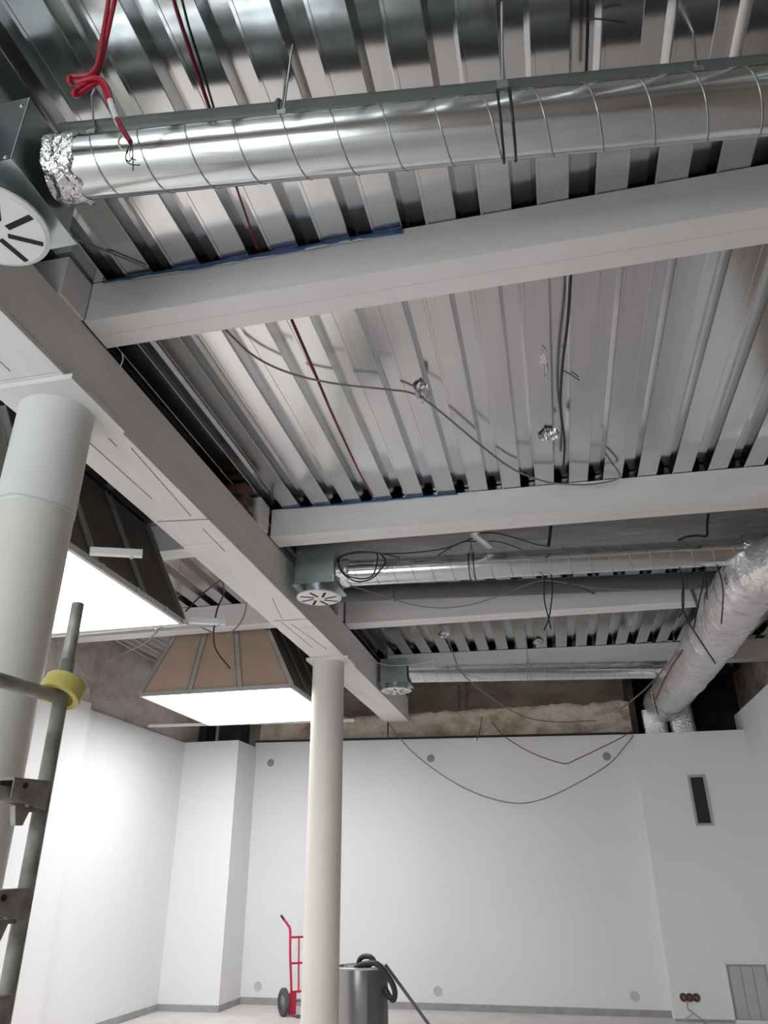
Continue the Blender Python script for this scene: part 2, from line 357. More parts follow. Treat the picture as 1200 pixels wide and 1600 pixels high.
# torn protective film left on the beams' top edges
def film(label, pix, zt, mt, h, yab, name='film_strip', seed=1):
    random.seed(seed); pts = []
    for i in range(len(pix)-1):
        for j in range(6):
            t = j/6; pts.append((pix[i][0]*(1-t)+pix[i+1][0]*t, pix[i][1]*(1-t)+pix[i+1][1]*t))
    pts.append(pix[-1]); vs = []; fs = []
    for i, (x, y) in enumerate(pts):
        a = P(x, y, Z=zt); d = random.uniform(-.001, .003); hh = h*random.uniform(.75, 1.15)*min(1, .35+i/8)
        yy = ly(*yab, a.x)-.002
        vs += [(a.x, yy-d, zt), (a.x, yy-d*1.6, zt-hh*.5), (a.x, yy-d*.6, zt-hh)]
    for i in range(len(pts)-1):
        for k in range(2): fs.append((i*3+k, i*3+3+k, i*3+4+k, i*3+1+k))
    o = MB(); o.add(vs, fs, True); o = o.build(name, mt)
    s = o.modifiers.new('thick', 'SOLIDIFY'); s.thickness = .0015
    return o
f1 = film('', [(157, 437), (250, 421), (400, 391), (520, 370), (628, 349)], 5.012, M['blue_film'], .034, BY[0], seed=3)
tag(f1, 'torn blue protective film along the top of the near wide beam', 'plastic film')
f1b = film('', [(160, 441), (300, 417), (420, 393), (540, 371), (580, 363)], 4.994, M['white_film'], .02, BY[0], name='torn_edge', seed=8); f1b.parent = f1
f2 = film('', [(427, 798), (520, 789), (620, 780), (715, 770)], 5.012, M['blue_film'], .018, BY[1], seed=4)
tag(f2, 'thin blue film strip on the beam ahead of the coiled cables', 'plastic film')

# ------------------------------------------------------------------ columns
def column(label, x, y, r, big):
    o = thing('round_column', label, 'column', (x, y, 0)); g = o.location
    zt = MZ0-.035
    seam = 3.62 if big else zt
    MB(g).lathe([(r, 0), (r, seam)], (x, y, 0), seg=64).build('shaft', M['column'], o)
    if big:
        MB(g).lathe([(r+.001, seam-.01), (r+.004, seam), (r+.004, zt)], (x, y, 0), seg=64).build('filled_head', M['column_top'], o)
        q = MB(g); random.seed(2)
        pts = [Vector((x+(r+.004)*math.cos(a), y+(r+.004)*math.sin(a), seam+.012*math.sin(a*3)+random.uniform(-.005, .005))) for a in [i*math.pi/20 for i in range(-28, 4)]]
        q.tube(pts, .006, 6).build('torn_tape_edge', M['white_film'], o)
    wx = .255 if big else .29
    MB(g).box(MX0-.03 if big else MX0-.06, MX1+.055, y-.30 if big else y-.2, y+.27 if big else y+.2, zt, MZ0-.001).build('cap_plate', M['column_top'] if big else M['beam'], o, .004)
    return o
column('thick round column with a pale filled head, behind the scaffold post', -2.645, 3.20, .203, True)
column('slim round column standing before the red hand truck', -2.66, 9.03, .20, False)

# ------------------------------------------------------------------ spiral ducts, plenum boxes and swirl diffusers
DR = .13
def helix_seam(a, b, r, pitch, ph=0, seg=18):
    a = Vector(a); b = Vector(b); d = (b-a).normalized(); L = (b-a).length
    n = d.cross(Vector((0, 0, 1))).normalized(); u = n.cross(d); pts = []
    nt = int(L/pitch*seg)
    for i in range(nt+1):
        s = i/seg*pitch; an = -2*math.pi*i/seg+ph      # X grows while the near side runs down
        pts.append(a+d*s+(n*math.cos(an)+u*math.sin(an))*r)
    return pts
def spiral_duct(label, a, b, pitch=.2, foil_end=True, seam_r=.0045):
    a = Vector(a); b = Vector(b); o = thing('spiral_duct', label, 'duct', (a+b)/2); g = o.location
    d = (b-a)
    n = 40; mb = MB(g); mb.tube([a+d*(i/n) for i in range(n+1)], DR, 48).build('duct_pipe', M['duct'], o)
    MB(g).tube(helix_seam(a, b, DR-.0005, pitch), seam_r, 6).build('spiral_seam', M['seam'], o)
    if foil_end:
        random.seed(int(a.y*10)); q = []; rr = []
        mb = MB(g); dn = d.normalized(); e = dn.cross(Vector((0, 0, 1))).normalized(); u = e.cross(dn); vs = []; fs = []
        for i in range(9):
            for k in range(40):
                an = 2*math.pi*k/40; rad = DR+.012+.016*noise.noise(Vector((math.cos(an)*3, math.sin(an)*3, i*.8+a.y)))+random.uniform(-.006, .006)
                if i == 8: rad = DR+.002
                off = i*.016+(.035*noise.noise(Vector((math.cos(an)*2, math.sin(an)*2, 7))) if i > 4 else 0)
                vs.append(a+dn*off+(e*math.cos(an)+u*math.sin(an))*rad)
        for i in range(8):
            for k in range(40): fs.append((i*40+k, i*40+(k+1) % 40, (i+1)*40+(k+1) % 40, (i+1)*40+k))
        mb.add(vs, fs, True).build('foil_collar', M['foil'], o)
    return o
def hanger(o, c, ztop, strap=M['black'], two=True, dy=0, r=DR, top=None):
    """rod from the deck to the clamp and straps round the duct, as parts of the duct"""
    g = o.location; c = Vector(c)
    c0 = c.copy(); zs = math.sqrt(r*r-dy*dy); c = c+Vector((0, dy, zs-r))
    MB(g).tube([top or (c.x, c.y, ztop), (c.x, c.y, c.z+r+.03)], .006, 8).build('hanger_rod', M['steel'], o)
    MB(g).box(c.x-.022, c.x+.022, c.y-.02, c.y+.02, c.z+r+.002, c.z+r+.055).lathe([(0, .015), (.013, .015), (.013, -.02), (0, -.02)], (c.x, c.y, c.z+r+.07), (0, 0, 1), 6, False).build('hanger_clamp', M['steel'], o)
    c = c0
    for s in ((-.024, .024) if two else (0,)):
        pts = [Vector((c.x+s, c.y+math.cos(t)*(r+.006), c.z+math.sin(t)*(r+.006))) for t in [2*math.pi*i/36 for i in range(36)]]
        MB(g).tube(pts, .006, 6, closed=True).build('strap', strap, o)

def diffuser(label, x, y, z_box0, z_box1, yaw=0):
    o = thing('swirl_diffuser', label, 'air diffuser', (x, y, z_box0)); g = o.location
    hx = .20
    MB(g).box(x-hx, x+hx, y-hx, y+hx, z_box0, z_box1).build('plenum_box', M['duct_box'], o, .004)
    MB(g).box(x-hx-.02, x+hx+.03, y-hx-.025, y+hx+.03, z_box0-.006, z_box0).build('box_flange', M['duct_box'], o)
    for sx in (-1, 1):
        for sz in (.05, z_box1-z_box0-.05): MB(g).lathe([(0, .006), (.009, .005), (.011, 0)], (x+sx*(hx-.03), y-hx, z_box0+sz), (0, -1, 0), 8).build('rivet', M['steel'], o)
    MB(g).lathe([(.165, 0), (.165, -.085)], (x, y, z_box0-.006), seg=40).build('neck', M['duct_box'], o)
    zd = z_box0-.095; R = .225
    disc = MB(g).lathe([(0, 0), (R-.02, 0), (R, .008), (R, .02), (.16, .03), (0, .03)], (x, y, zd), seg=56, smooth=False).build('diffuser_plate', M['white_metal'], o)
    for k in range(8):
        an = 2*math.pi*k/8+.39+yaw; c, s = math.cos(an), math.sin(an)
        def T(u, v, zz): return (x+c*u-s*v, y+s*u+c*v, zd+zz)
        v0 = .022
        q = MB(g).hexa([T(.055, v0-.013, -.0015), T(.195, v0-.013, -.0015), T(.195, v0+.013, -.0015), T(.055, v0+.013, -.0015)], [T(.055, v0-.013, .004), T(.195, v0-.013, .004), T(.195, v0+.013, .004), T(.055, v0+.013, .004)])
        q.build('swirl_slot', M['slot'], disc)
    MB(g).lathe([(0, -.004), (.012, -.003), (.014, 0)], (x, y, zd), seg=12).build('centre_screw', M['white_metal'], disc)
    return o

ZDU = 4.58
def dpt(x, y, Z=ZDU): return P(x, y, Z=Z)
# near duct
a = dpt(98, 266); b = dpt(1200, 157); dr = (b-a).normalized(); b2 = a+dr*((XR-.1-a.x)/dr.x)
a = a-dr*.02
d1 = spiral_duct('large near spiral duct running past the wide beam under the ceiling', a, b2, .205)
diffuser('cropped swirl diffuser at the end of the large near duct', -2.085, a.y-.01, 4.375, 4.79, .18)
def on_axis(a, b, px, yref):
    best = min((abs(P_px(a+(b-a)*t)[0]-px), t) for t in [i/2000 for i in range(2001)]); return a+(b-a)*best[1]
def P_px(p):
    q = p-EYE; zc = q.dot(_f); return (600+FPX*q.dot(_r)/zc, 800-FPX*q.dot(_u)/zc)
hanger(d1, on_axis(a, b2, 792, 0), ZD+.01, dy=-.08, top=P(784, 4, Z=ZD))
for px, tp_ in ((1096, (1083, 50)), (446, (457, 70)), (150, (143, 150))):
    c = on_axis(a, b2, px, 0)
    g = d1.location
    MB(g).tube([P(*tp_, Z=ZD), (c.x, c.y-.055, c.z+DR+.02)], .005, 8).build('hanger_rod', M['steel'], d1)
    MB(g).box(c.x-.02, c.x+.02, c.y-.08, c.y-.03, c.z+DR-.03, c.z+DR+.012).lathe([(.012, 0), (.012, .03), (0, .03)], (c.x, c.y-.055, c.z+DR+.012), (0, 0, 1), 6, False).build('hanger_clamp', M['steel'], d1)
# second duct with coiled cables
a2 = dpt(530, 897); c2 = dpt(1165, 861); dr2 = (c2-a2).normalized()
d2 = spiral_duct('spiral duct with coiled black cables at its boxed end', a2-dr2*.012, c2+dr2*.10, .19, seam_r=.004)
diffuser('swirl diffuser beside the coiled black cables, under a boxed duct end', -2.13, a2.y, 4.425, 4.82, .1)
hanger(d2, on_axis(a2, c2, 738, 0), ZD+.01)
# third, farthest duct
a3 = dpt(640, 1053, 4.55); c3 = dpt(1030, 1046, 4.55); dr3 = (c3-a3).normalized()
d3 = spiral_duct('farthest spiral duct in front of the bare masonry', a3-dr3*.012, c3+dr3*.3, .2, False, .004)
diffuser('farthest swirl diffuser, near the wall end of the long main beam', -2.165, a3.y, 4.39, 4.75, .3)
hanger(d3, on_axis(a3, c3, 826, 0), ZD+.01, M['cap'])

# grey service pipes alongside the ducts
def service_pipe(label, a, b, r, clips=()):
    a = Vector(a); b = Vector(b); o = thing('service_pipe', label, 'pipe', (a+b)/2); g = o.location
    MB(g).tube([a+(b-a)*(i/12) for i in range(13)], r, 32).build('pipe_run', M['pipe'], o)
    for px in clips:
        c = on_axis(a, b, px, 0)
        pts = [Vector((c.x, c.y+math.cos(t)*(r+.004), c.z+math.sin(t)*(r+.004))) for t in [2*math.pi*i/28 for i in range(28)]]
        cl = MB(g).tube(pts, .011, 6, closed=True).build('pipe_clip', M['pipe'], o)
        MB(g).tube([(c.x, c.y, c.z+r), (c.x, c.y, ZD-.002)], .006, 8).lathe([(.014, 0), (.014, .03), (0, .03)], (c.x, c.y, c.z+r+.01), (0, 0, 1), 6, False).build('clip_rod', M['steel'], cl)
    return o
pa, pb = P(75, 218, Z=4.83), P(1200, 110, Z=4.83); pd = (pb-pa).normalized()
pa = pa+pd*((-1.880-pa.x)/pd.x)
service_pipe('grey service pipe hung just above the large near duct', pa, pa+pd*((XR-.1-pa.x)/pd.x), .062, (441,))
pa, pb = P(545, 928, Z=4.78), P(1130, 905, Z=4.78); pd = (pb-pa).normalized()
service_pipe('dark grey service pipe behind the duct with the coiled cables', pa-pd*.1, pa+pd*((XR-.1-pa.x)/pd.x), .095, (616, 850, 1068))

# ------------------------------------------------------------------ insulated foil main duct along the right side
fo = thing('insulated_duct', 'thick crumpled foil-wrapped air duct running to the far corner', 'duct', (2.0, 9, 4.2)); g = fo.location
ZI = 4.37
path = [Vector((3.45, 6.98, ZI+.07)), Vector((2.85, 6.92, ZI+.06)), Vector((2.36, 6.98, ZI+.01)), Vector((2.11, 7.22, ZI)), P(1160, 924, Z=ZI), P(1122, 985, Z=ZI), P(1070, 1057, Z=ZI), P(1034, 1100, Z=ZI)+Vector((0, .04, 0))]
sp = smooth(path, 16)
def crumpled(mb, pts, rad, seg, amp, seed, squash=1):
    vs = []; fs = []; n = len(pts); nx = None
    for i, p in enumerate(pts):
        t = (pts[min(i+1, n-1)]-pts[max(i-1, 0)]).normalized(); up = Vector((0, 0, 1)); e = t.cross(up).normalized(); u = e.cross(t)
        rr = rad(i/(n-1)) if callable(rad) else rad
        for k in range(seg):
            an = 2*math.pi*k/seg; q = Vector((math.cos(an)*2.2, math.sin(an)*2.2, i*.35+seed))
            r = rr*(1+amp*noise.noise(q)+amp*.6*noise.noise(q*2.7))-(.012 if i % 9 == 0 else 0)
            vs.append(p+(e*math.cos(an)+u*math.sin(an)*squash)*r)
    for i in range(n-1):
        for k in range(seg): fs.append((i*seg+k, i*seg+(k+1) % seg, (i+1)*seg+(k+1) % seg, (i+1)*seg+k))
    fs2 = [tuple(range((n-1)*seg, n*seg)), tuple(reversed(range(seg)))]
    mb.add(vs, fs, True); mb.add([v for v in vs], fs2); return mb
crumpled(MB(g), sp, lambda t: .278+.012*t, 44, .045, 3).build('insulation_jacket', M['foil_duct'], fo)
from mathutils.bvhtree import BVHTree
_jk = MB(); crumpled(_jk, sp, lambda t: .278+.012*t, 44, .045, 3); _jb = BVHTree.FromPolygons(_jk.v, _jk.f)
def onduct(x, y, lift=.008):
    """where a photo pixel lands on the foil jacket, lifted off it a little"""
    d = (_r*((x-600)/FPX)+_u*((800-y)/FPX)+_f).normalized(); h, n_ = _jb.ray_cast(EYE, d)[:2]
    return None if h is None else h+(n_ if n_.dot(d) < 0 else -n_)*lift
def along_duct(l, lift):
    """a pixel polyline laid on the jacket, point by point"""
    out = []
    for (x0, y0), (x1, y1) in zip(l, l[1:]):
        for j in range(7):
            q = onduct(x0+(x1-x0)*j/7, y0+(y1-y0)*j/7, lift)
            if q is None: q = P(x0+(x1-x0)*j/7, y0+(y1-y0)*j/7, Y=out[-1].y if out else 11.0)
            out.append(q)
    return out
for t in (.47, .56, .64, .74, .85, .95):
    i = int(t*(len(sp)-1)); crumpled(MB(g), [sp[i]+(sp[i+1]-sp[i-1]).normalized()*s for s in (-.04, -.013, .013, .04)], .286+.012*t, 44, .05, i).build('foil_tape_band', M['foil'], fo)
# collar where the small duct enters
crumpled(MB(g), [c2+dr2*s for s in (-.05, 0, .05, .1, .15, .2)], .16, 32, .12, 9).build('foil_branch_collar', M['foil'], fo)
# perforated hanging strap
sa = P(1192, 728, Y=6.9)
m = MB(g).bar((2.10, 6.49, ZB0+.002), (2.18, 6.86, ZI+.24), .03, .003, (0, 0, 1)); m.build('hanging_strap', M['stud'], fo)
m = MB(g).bar((1.80, 8.93, ZD), (1.86, 8.93, ZI+.20), .035, .004, (0, 1, 0)); m.build('hanging_strap', M['stud'], fo)
# foil covered duct risers going down behind the lining
def foil_riser(label, x0, x1, y0, y1, z1, lean):
    o = thing('foil_riser', label, 'duct', ((x0+x1)/2, 13.0, 3.6)); gg = o.location
    mb = MB(gg); n = 12; seg = 40; vs = []; fs = []
    for i in range(n):
        t = i/(n-1); z = 3.6+(z1-3.6)*t
        for k in range(seg):
            an = 2*math.pi*k/seg; c, s = math.cos(an), math.sin(an)
            ex = (abs(c)**.35)*(1 if c > 0 else -1); ey = (abs(s)**.35)*(1 if s > 0 else -1)
            q = Vector((ex*2, ey*2, i*.8+x0*5)); j = 1+.05*noise.noise(q)+.035*noise.noise(q*3)
            vs.append(((x0+x1)/2+ex*(x1-x0)/2*j-lean*t, (y0+y1)/2+ey*(y1-y0)/2*j, z))
    for i in range(n-1):
        for k in range(seg): fs.append((i*seg+k, i*seg+(k+1) % seg, (i+1)*seg+(k+1) % seg, (i+1)*seg+k))
    mb.add(vs, fs, True); mb.add(vs, [tuple(range((n-1)*seg, n*seg)), tuple(reversed(range(seg)))])
    mb.build('foil_sleeve', M['foil'], o); return o
x0, x1 = P(1001, 1145, Y=13.2).x, P(1048, 1145, Y=13.2).x
foil_riser('crumpled foil riser right under the end of the thick foil duct', x0+.06, x1, 13.30, 13.75, 4.30, 0)
x0, x1 = P(1052, 1145, Y=13.2).x, P(1097, 1145, Y=13.2).x
foil_riser('ribbed foil riser beside the dark opening in the corner', x0+.02, x1, 13.42, 13.85, 4.75, 0.05)

# ------------------------------------------------------------------ light hoods
def hood(label, x0, x1, y0, y1, z0, near_mat, seed):
    o = thing('light_hood', label, 'light', ((x0+x1)/2, (y0+y1)/2, z0)); g = o.location
    ix, iy = .50, .03; z1 = 4.99
    A = [Vector((x0, y0, z0)), Vector((x1, y0, z0)), Vector((x1, y1, z0)), Vector((x0, y1, z0))]
    B = [Vector((x0+ix, y0+iy, z1)), Vector((x1-ix, y0+iy, z1)), Vector((x1-ix, y1-iy, z1)), Vector((x0+ix, y1-iy, z1))]
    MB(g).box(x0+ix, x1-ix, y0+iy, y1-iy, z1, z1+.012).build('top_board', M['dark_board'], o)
    MB(g).box(x0+.02, x1-.02, y0+.02, y1-.02, z0+.006, z0+.02).build('luminous_panel', M['panel'], o)
    for i in range(4):
        a, b = A[i], A[(i+1) % 4]; ta, tb = B[i], B[(i+1) % 4]
        nrm = (b-a).cross(ta-a).normalized()
        if nrm.dot((a+b)/2-Vector(((x0+x1)/2, (y0+y1)/2, z0))) < 0: nrm = -nrm
        MB(g).bar(a+Vector((0, 0, .02)), b+Vector((0, 0, .02)), .035, .05).build('rim', M['stud'], o)
        for s in range(3):     # three boards on each side
            u0, u1 = s/3, (s+1)/3
            q = [a.lerp(b, u0), a.lerp(b, u1), ta.lerp(tb, u1), ta.lerp(tb, u0)]
            q = [v+Vector((0, 0, .03)) if k < 2 else v for k, v in enumerate(q)]
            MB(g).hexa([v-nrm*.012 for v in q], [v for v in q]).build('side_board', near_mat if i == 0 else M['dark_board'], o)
        for s in range(4):
            u = s/3; p0 = a.lerp(b, u)+Vector((0, 0, .04)); p1 = ta.lerp(tb, u); d = (p1-p0).normalized(); side = (b-a).normalized()
            if s in (0, 3) and i in (1, 3): continue
            wd = .075
            q = MB(g); c = side*(wd/2)
            q.hexa([p0-c, p0+c, p0+c+nrm*.004, p0-c+nrm*.004], [p1-c, p1+c, p1+c+nrm*.004, p1-c+nrm*.004])
            for sg in (-1, 1):
                e = side*sg*wd/2
                q.hexa([p0+e, p0+e-side*sg*.004, p0+e-side*sg*.004+nrm*.022, p0+e+nrm*.022], [p1+e, p1+e-side*sg*.004, p1+e-side*sg*.004+nrm*.022, p1+e+nrm*.022])
            q.build('stud', M['stud'], o)
    # rim clips
    for t in (.15, .38, .62, .85):
        p = A[1].lerp(A[2], t); MB(g).box(p.x, p.x+.024, p.y-.018, p.y+.018, z0-.004, z0+.048).build('rim_clip', M['stud'], o)
    return o, A
HZ = 3.945
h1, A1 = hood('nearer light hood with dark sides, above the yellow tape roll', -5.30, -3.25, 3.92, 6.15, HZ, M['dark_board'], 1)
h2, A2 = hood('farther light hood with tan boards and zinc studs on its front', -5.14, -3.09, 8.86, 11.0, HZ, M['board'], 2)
def lbracket(o, a, b, name='angle_bracket', w=.05):
    g = o.location; a = Vector(a); b = Vector(b)
    q = MB(g).bar(a, b, w, .005); d = (b-a).normalized(); n = d.cross(Vector((0, 0, 1))).normalized()
    q.bar(a+Vector((0, 0, w/2))+n*w/2, b+Vector((0, 0, w/2))+n*w/2, .005, w)
    q.bar(a+Vector((0, 0, w/2))-n*w/2, b+Vector((0, 0, w/2))-n*w/2, .005, w)
    q.lathe([(0, .02), (.01, .02), (.01, 0)], a.lerp(b, .8)+Vector((0, 0, -.022)), seg=8)
    return q.build(name, M['white_metal'], o)
lbracket(h1, P(140, 866, Z=HZ+.03), P(222, 870, Z=HZ+.05))
lbracket(h1, P(296, 973, Z=HZ+.02), P(352, 976, Z=HZ+.03))
lbracket(h1, P(60, 997, Z=HZ), P(292, 976, Z=HZ), 'edge_rail', .03)
lbracket(h2, P(232, 1136, Z=HZ), P(553, 1127, Z=HZ), 'edge_rail', .035)
def wire(o, name, pts, r, mt): return MB(o.location).tube(smooth(pts, 5), r, 6).build(name, M[mt], o)
wire(h1, 'hanging_hook', [P(281, 880, Y=6.2), P(280, 910, Y=6.2), P(275, 922, Y=6.2), P(276, 930, Y=6.2), P(282, 928, Y=6.2), P(281, 914, Y=6.2)], .004, 'stud')
wire(h1, 'hanging_hook', [P(131, 735, Y=5.2), P(127, 790, Y=5.2), P(122, 812, Y=5.2), P(124, 820, Y=5.2), P(130, 815, Y=5.2), P(129, 802, Y=5.2)], .004, 'stud')

# ------------------------------------------------------------------ hanging cables
def cable(name, label, pts, r, mt, group=None, k=6, seg=7):
    sp_ = smooth(pts, k); c = sp_[0]
    o = MB(c).tube(sp_, r, seg).build(name, M[mt]); o.location = c
    return tag(o, label, 'cable', group)
ZK = ZD-.009
# red conduit bundle at the top left
YC = 1.50
rc = thing('red_conduit', 'bright red flexible conduits tied in a loop with frayed wire ends', 'conduit', P(150, 118, Y=YC)); g = rc.location
def rp(l, Y=YC): return [P(x, y, Y=Y+dy) for x, y, dy in l]
for nm, l in (('conduit', [(171, -8, -.005), (160, 60, .0), (147, 112, 0), (112, 120, -.01), (108, 126, -.02), (116, 130, 0), (150, 122, .0), (166, 135, .0), (177, 165, .0)]),
              ('conduit', [(181, -8, -.005), (166, 60, .01), (152, 115, .02), (120, 140, 0), (115, 147, -.01), (122, 148, .01), (150, 130, .02), (160, 132, .02), (171, 163, .01)])):
    MB(g).tube(smooth(rp(l), 8), .0095, 10).build(nm, M['red'], rc)
MB(g).tube(smooth(rp([(173, 158, 0), (180, 178, 0), (187, 196, 0)]), 4), [.013]*8+[.010], 8).build('tape_wrap', M['white_film'], rc)
MB(g).tube(smooth(rp([(183, 186, -.01), (192, 203, -.01), (204, 222, -.01)]), 4), .009, 8).build('conduit', M['dark_red'], rc)
for l in ([(204, 222), (208, 240), (202, 252), (196, 246), (200, 236)], [(205, 222), (207, 235), (208, 255), (208, 266)], [(204, 224), (197, 240), (198, 252), (206, 257), (219, 258)], [(205, 224), (203, 245), (212, 250)]):
    MB(g).tube(smooth([P(x, y, Y=YC-.01) for x, y in l], 6), .002, 5).build('bare_wire', M['black'], rc)
MB(g).tube(smooth([P(x, y, Y=YC+.02) for x, y in [(189, 212), (185, 222), (190, 233), (198, 235), (204, 228), (200, 214)]], 6), .004, 6).build('cream_wire', M['cream'], rc)

cable('red_cable', 'dark red cable running along the ribbed deck past the near duct', [P(264, -30, Z=ZK), P(275, 15, Z=ZK), P(298, 85, Z=ZK), P(325, 165, Z=ZK), P(372, 300, Z=ZK), P(402, 388, Z=ZK)], .006, 'dark_red')
cable('red_cable', 'dark red cable along a deck rib between the two filmed beams', [P(455, 500, Z=ZK), P(490, 580, Z=ZK), P(520, 650, Z=ZK), P(560, 735, Z=ZK), P(582, 776, Z=ZK)], .0075, 'dark_red')
cable('black_cable', 'thin black cable beside the red one on the deck near the red conduit', [P(277, -30, Z=ZK+.003), P(294, 40, Z=ZK+.003), P(316, 110, Z=ZK+.003), P(334, 170, Z=ZK+.003)], .004, 'black')
bc = cable('black_cable', 'black cable with a loose tie on the deck above the near duct', [P(917, -30, Z=ZK), P(918, 30, Z=ZK), P(917, 80, Z=ZK), P(915, 140, Z=ZK)], .007, 'black')
t = MB(bc.location).tube(smooth([P(917, 29, Z=ZK-.004), P(940, 30, Z=ZK-.03), P(978, 35, Z=ZK-.05)], 5), .004, 6).build('cable_tie', M['black'], bc)
bc = cable('black_cable', 'black cable hanging along a deck rib between the filmed beams', [P(892, 425, Z=ZK), P(887, 500, Z=ZK), P(878, 580, Z=ZK), P(876, 640, Z=ZK), P(882, 690, Z=ZK), P(880, 735, Z=ZK)], .010, 'black')
MB(bc.location).tube(smooth([P(878, 578, Z=ZK-.01), P(890, 584, Z=ZK-.01), P(905, 594, Z=ZK-.005)], 5), .004, 6).build('cable_tie', M['black'], bc)
ZC = 4.955
cable('grey_cable', 'grey cable sagging across the deck through a foil patch to the filmed beam', [P(352, 515, Z=ZC), P(395, 555, Z=ZC), P(450, 582, Z=ZC), P(520, 599, Z=ZC), P(600, 608, Z=ZC), P(648, 616, Z=ZC+.03), P(690, 645, Z=ZC), P(750, 695, Z=ZC), P(800, 732, Z=ZC), P(850, 752, Z=ZC-.03), P(890, 757, Z=4.90), P(930, 756, Z=4.91), P(968, 746, Z=4.94), P(955, 722, Z=ZC), P(946, 708, Z=ZC+.02)], .008, 'grey_cable')
cable('grey_cable', 'thin pale wire stretched from the cropped diffuser box to the filmed beam', [P(x, y, Z=ZD-.011) for x, y in ((112, 372), (130, 378), (180, 398), (228, 418))], .005, 'grey_cable')
cable('white_wire', 'short white wire poking out by the wide beam end', [P(191, 552, Y=3.35), P(192, 562, Y=3.36), P(188, 574, Y=3.36)], .005, 'white_film')

# crumpled foil patches taped to the deck
def foil_patch(label, pix, z, h=.05, seed=1):
    """a torn piece of foil, pressed on at the rim and crumpled in the middle"""
    c = P(*pix[0], Z=z); ring = [P(x, y, Z=z) for x, y in pix[1:]]; n = len(ring)
    bm = bmesh.new(); vs = [bm.verts.new(v-c) for v in ring]; cv = bm.verts.new((0, 0, -.001))
    for i in range(n): bm.faces.new((vs[i], vs[(i+1) % n], cv))
    bmesh.ops.subdivide_edges(bm, edges=bm.edges[:], cuts=5, use_grid_fill=True)
    rim = {v for e in bm.edges if len(e.link_faces) < 2 for v in e.verts}
    for v in bm.verts:
        q = v.co*38+Vector((seed*7, 0, 0)); k = .25 if v in rim else 1
        v.co.z -= k*h*(.25+.9*abs(noise.noise(q))+.5*abs(noise.noise(q*2.3)))
        if v in rim: v.co += Vector((noise.noise(q*1.7), noise.noise(q*1.3+Vector((3, 1, 2))), 0))*.012
    me = bpy.data.meshes.new('foil_patch'); bm.to_mesh(me); bm.free()
    o = link('foil_patch', me, M['foil_flat']); o.location = c
    return tag(o, label, 'foil')
foil_patch('crumpled foil patch holding the grey cable to the deck', [(656, 610), (645, 602), (658, 594), (670, 600), (668, 622), (660, 628), (650, 618)], ZD-.006, .06, 1)
foil_patch('long thin foil splash on a deck flat above the other foil patches', [(850, 568), (848, 540), (853, 545), (856, 575), (853, 598), (850, 585), (844, 566)], ZD-.003, .015, 2)
foil_patch('crumpled foil patch beside the black cable on the deck', [(857, 677), (840, 682), (852, 668), (868, 668), (874, 675), (862, 686), (850, 684)], ZD-.006, .06, 3)
foil_patch('small foil patch with a grey cable on the deck behind the third beam', [(697, 991), (684, 993), (690, 987), (702, 988), (706, 993), (698, 997)], ZD-.006, .05, 4)
foil_patch('crumpled foil scrap under the crossed black cables', [(840, 1001), (832, 1004), (838, 997), (846, 998), (850, 1003), (841, 1009)], ZD-.006, .05, 5)

# cables round the second duct
YQ = a2.y-.19
coil = thing('cable_coil', 'coil of black cable looped over the boxed duct end', 'cable', P(565, 880, Y=YQ)); g = coil.location
for k, l in enumerate(([(600, 872), (590, 864), (560, 864), (535, 869), (529, 880), (534, 894), (548, 905), (562, 909), (582, 903), (598, 886), (602, 874), (594, 865)],
          [(527, 872), (530, 884), (540, 898), (560, 904), (578, 902), (586, 892), (590, 872), (588, 864)],
          [(526, 872), (540, 866), (560, 862), (590, 864), (625, 871)])):
    MB(g).tube(smooth([P(x, y, Y=YQ-.012*k) for x, y in l], 6), .0075, 7).build('loop', M['black'], coil)
cable('black_cable', 'black cable from the coil rising to the small white channel bracket', PX([(596, 865), (640, 864), (690, 858), (720, 848), (742, 840)], Y=YQ), .0068, 'black')
cable('black_cable', 'short black cable crossing under the coil cable by the bracket', PX([(684, 868), (700, 858), (722, 847), (745, 846)], Y=YQ+.03), .006, 'black')
cable('black_cable', 'black cable arching from the channel bracket to the black tie bundle', PX([(750, 833), (775, 833), (810, 842), (840, 851), (858, 853)], Y=YQ), .0068, 'black')
cable('black_cable', 'lower black cable end beside the small white channel bracket', [P(750, 847, Y=YQ+.1)]+PX([(775, 846), (795, 851), (816, 859)], Y=YQ+.05), .006, 'black')
cable('black_tie_bundle', 'thick black cable bundle dropping behind the second filmed beam', PX([(861, 820), (859, 838), (857, 854)], Y=YQ+.05), .016, 'black')
cable('black_cable', 'black drop cable bent over the duct near the foil collar', PX([(1107, 803), (1105, 820), (1104, 837), (1090, 837), (1072, 839), (1060, 844)], Y=YQ+.2), .012, 'black')
ba, bb = P(740, 833, Z=ZB0-.002), on_axis(a2, c2, 770, 0)+Vector((0, -.10, DR+.012))
bs = Vector((.032, 0, 0))
o = MB(ba).bar(ba, bb, .064, .005).bar(ba+bs+Vector((0, 0, -.012)), bb+bs+Vector((0, 0, .012)), .004, .03).bar(ba-bs+Vector((0, 0, -.012)), bb-bs+Vector((0, 0, .012)), .004, .03).build('channel_bracket', M['white_metal'])
o.location = ba; tag(o, 'small white channel bracket leaning over the duct with coiled cables', 'bracket')
YD = a2.y+.2
def behind(l, r_=.007):
    ax_ = on_axis(a2, c2, l[0][0], 0); return [P(x, y, Y=ax_.y+DR+r_-.001) for x, y in l]
cable('black_cable', 'black cable pair end hanging crossed under the duct, left strand', behind([(853, 884), (850, 915), (851, 940), (857, 965), (861, 983)]), .0068, 'black')
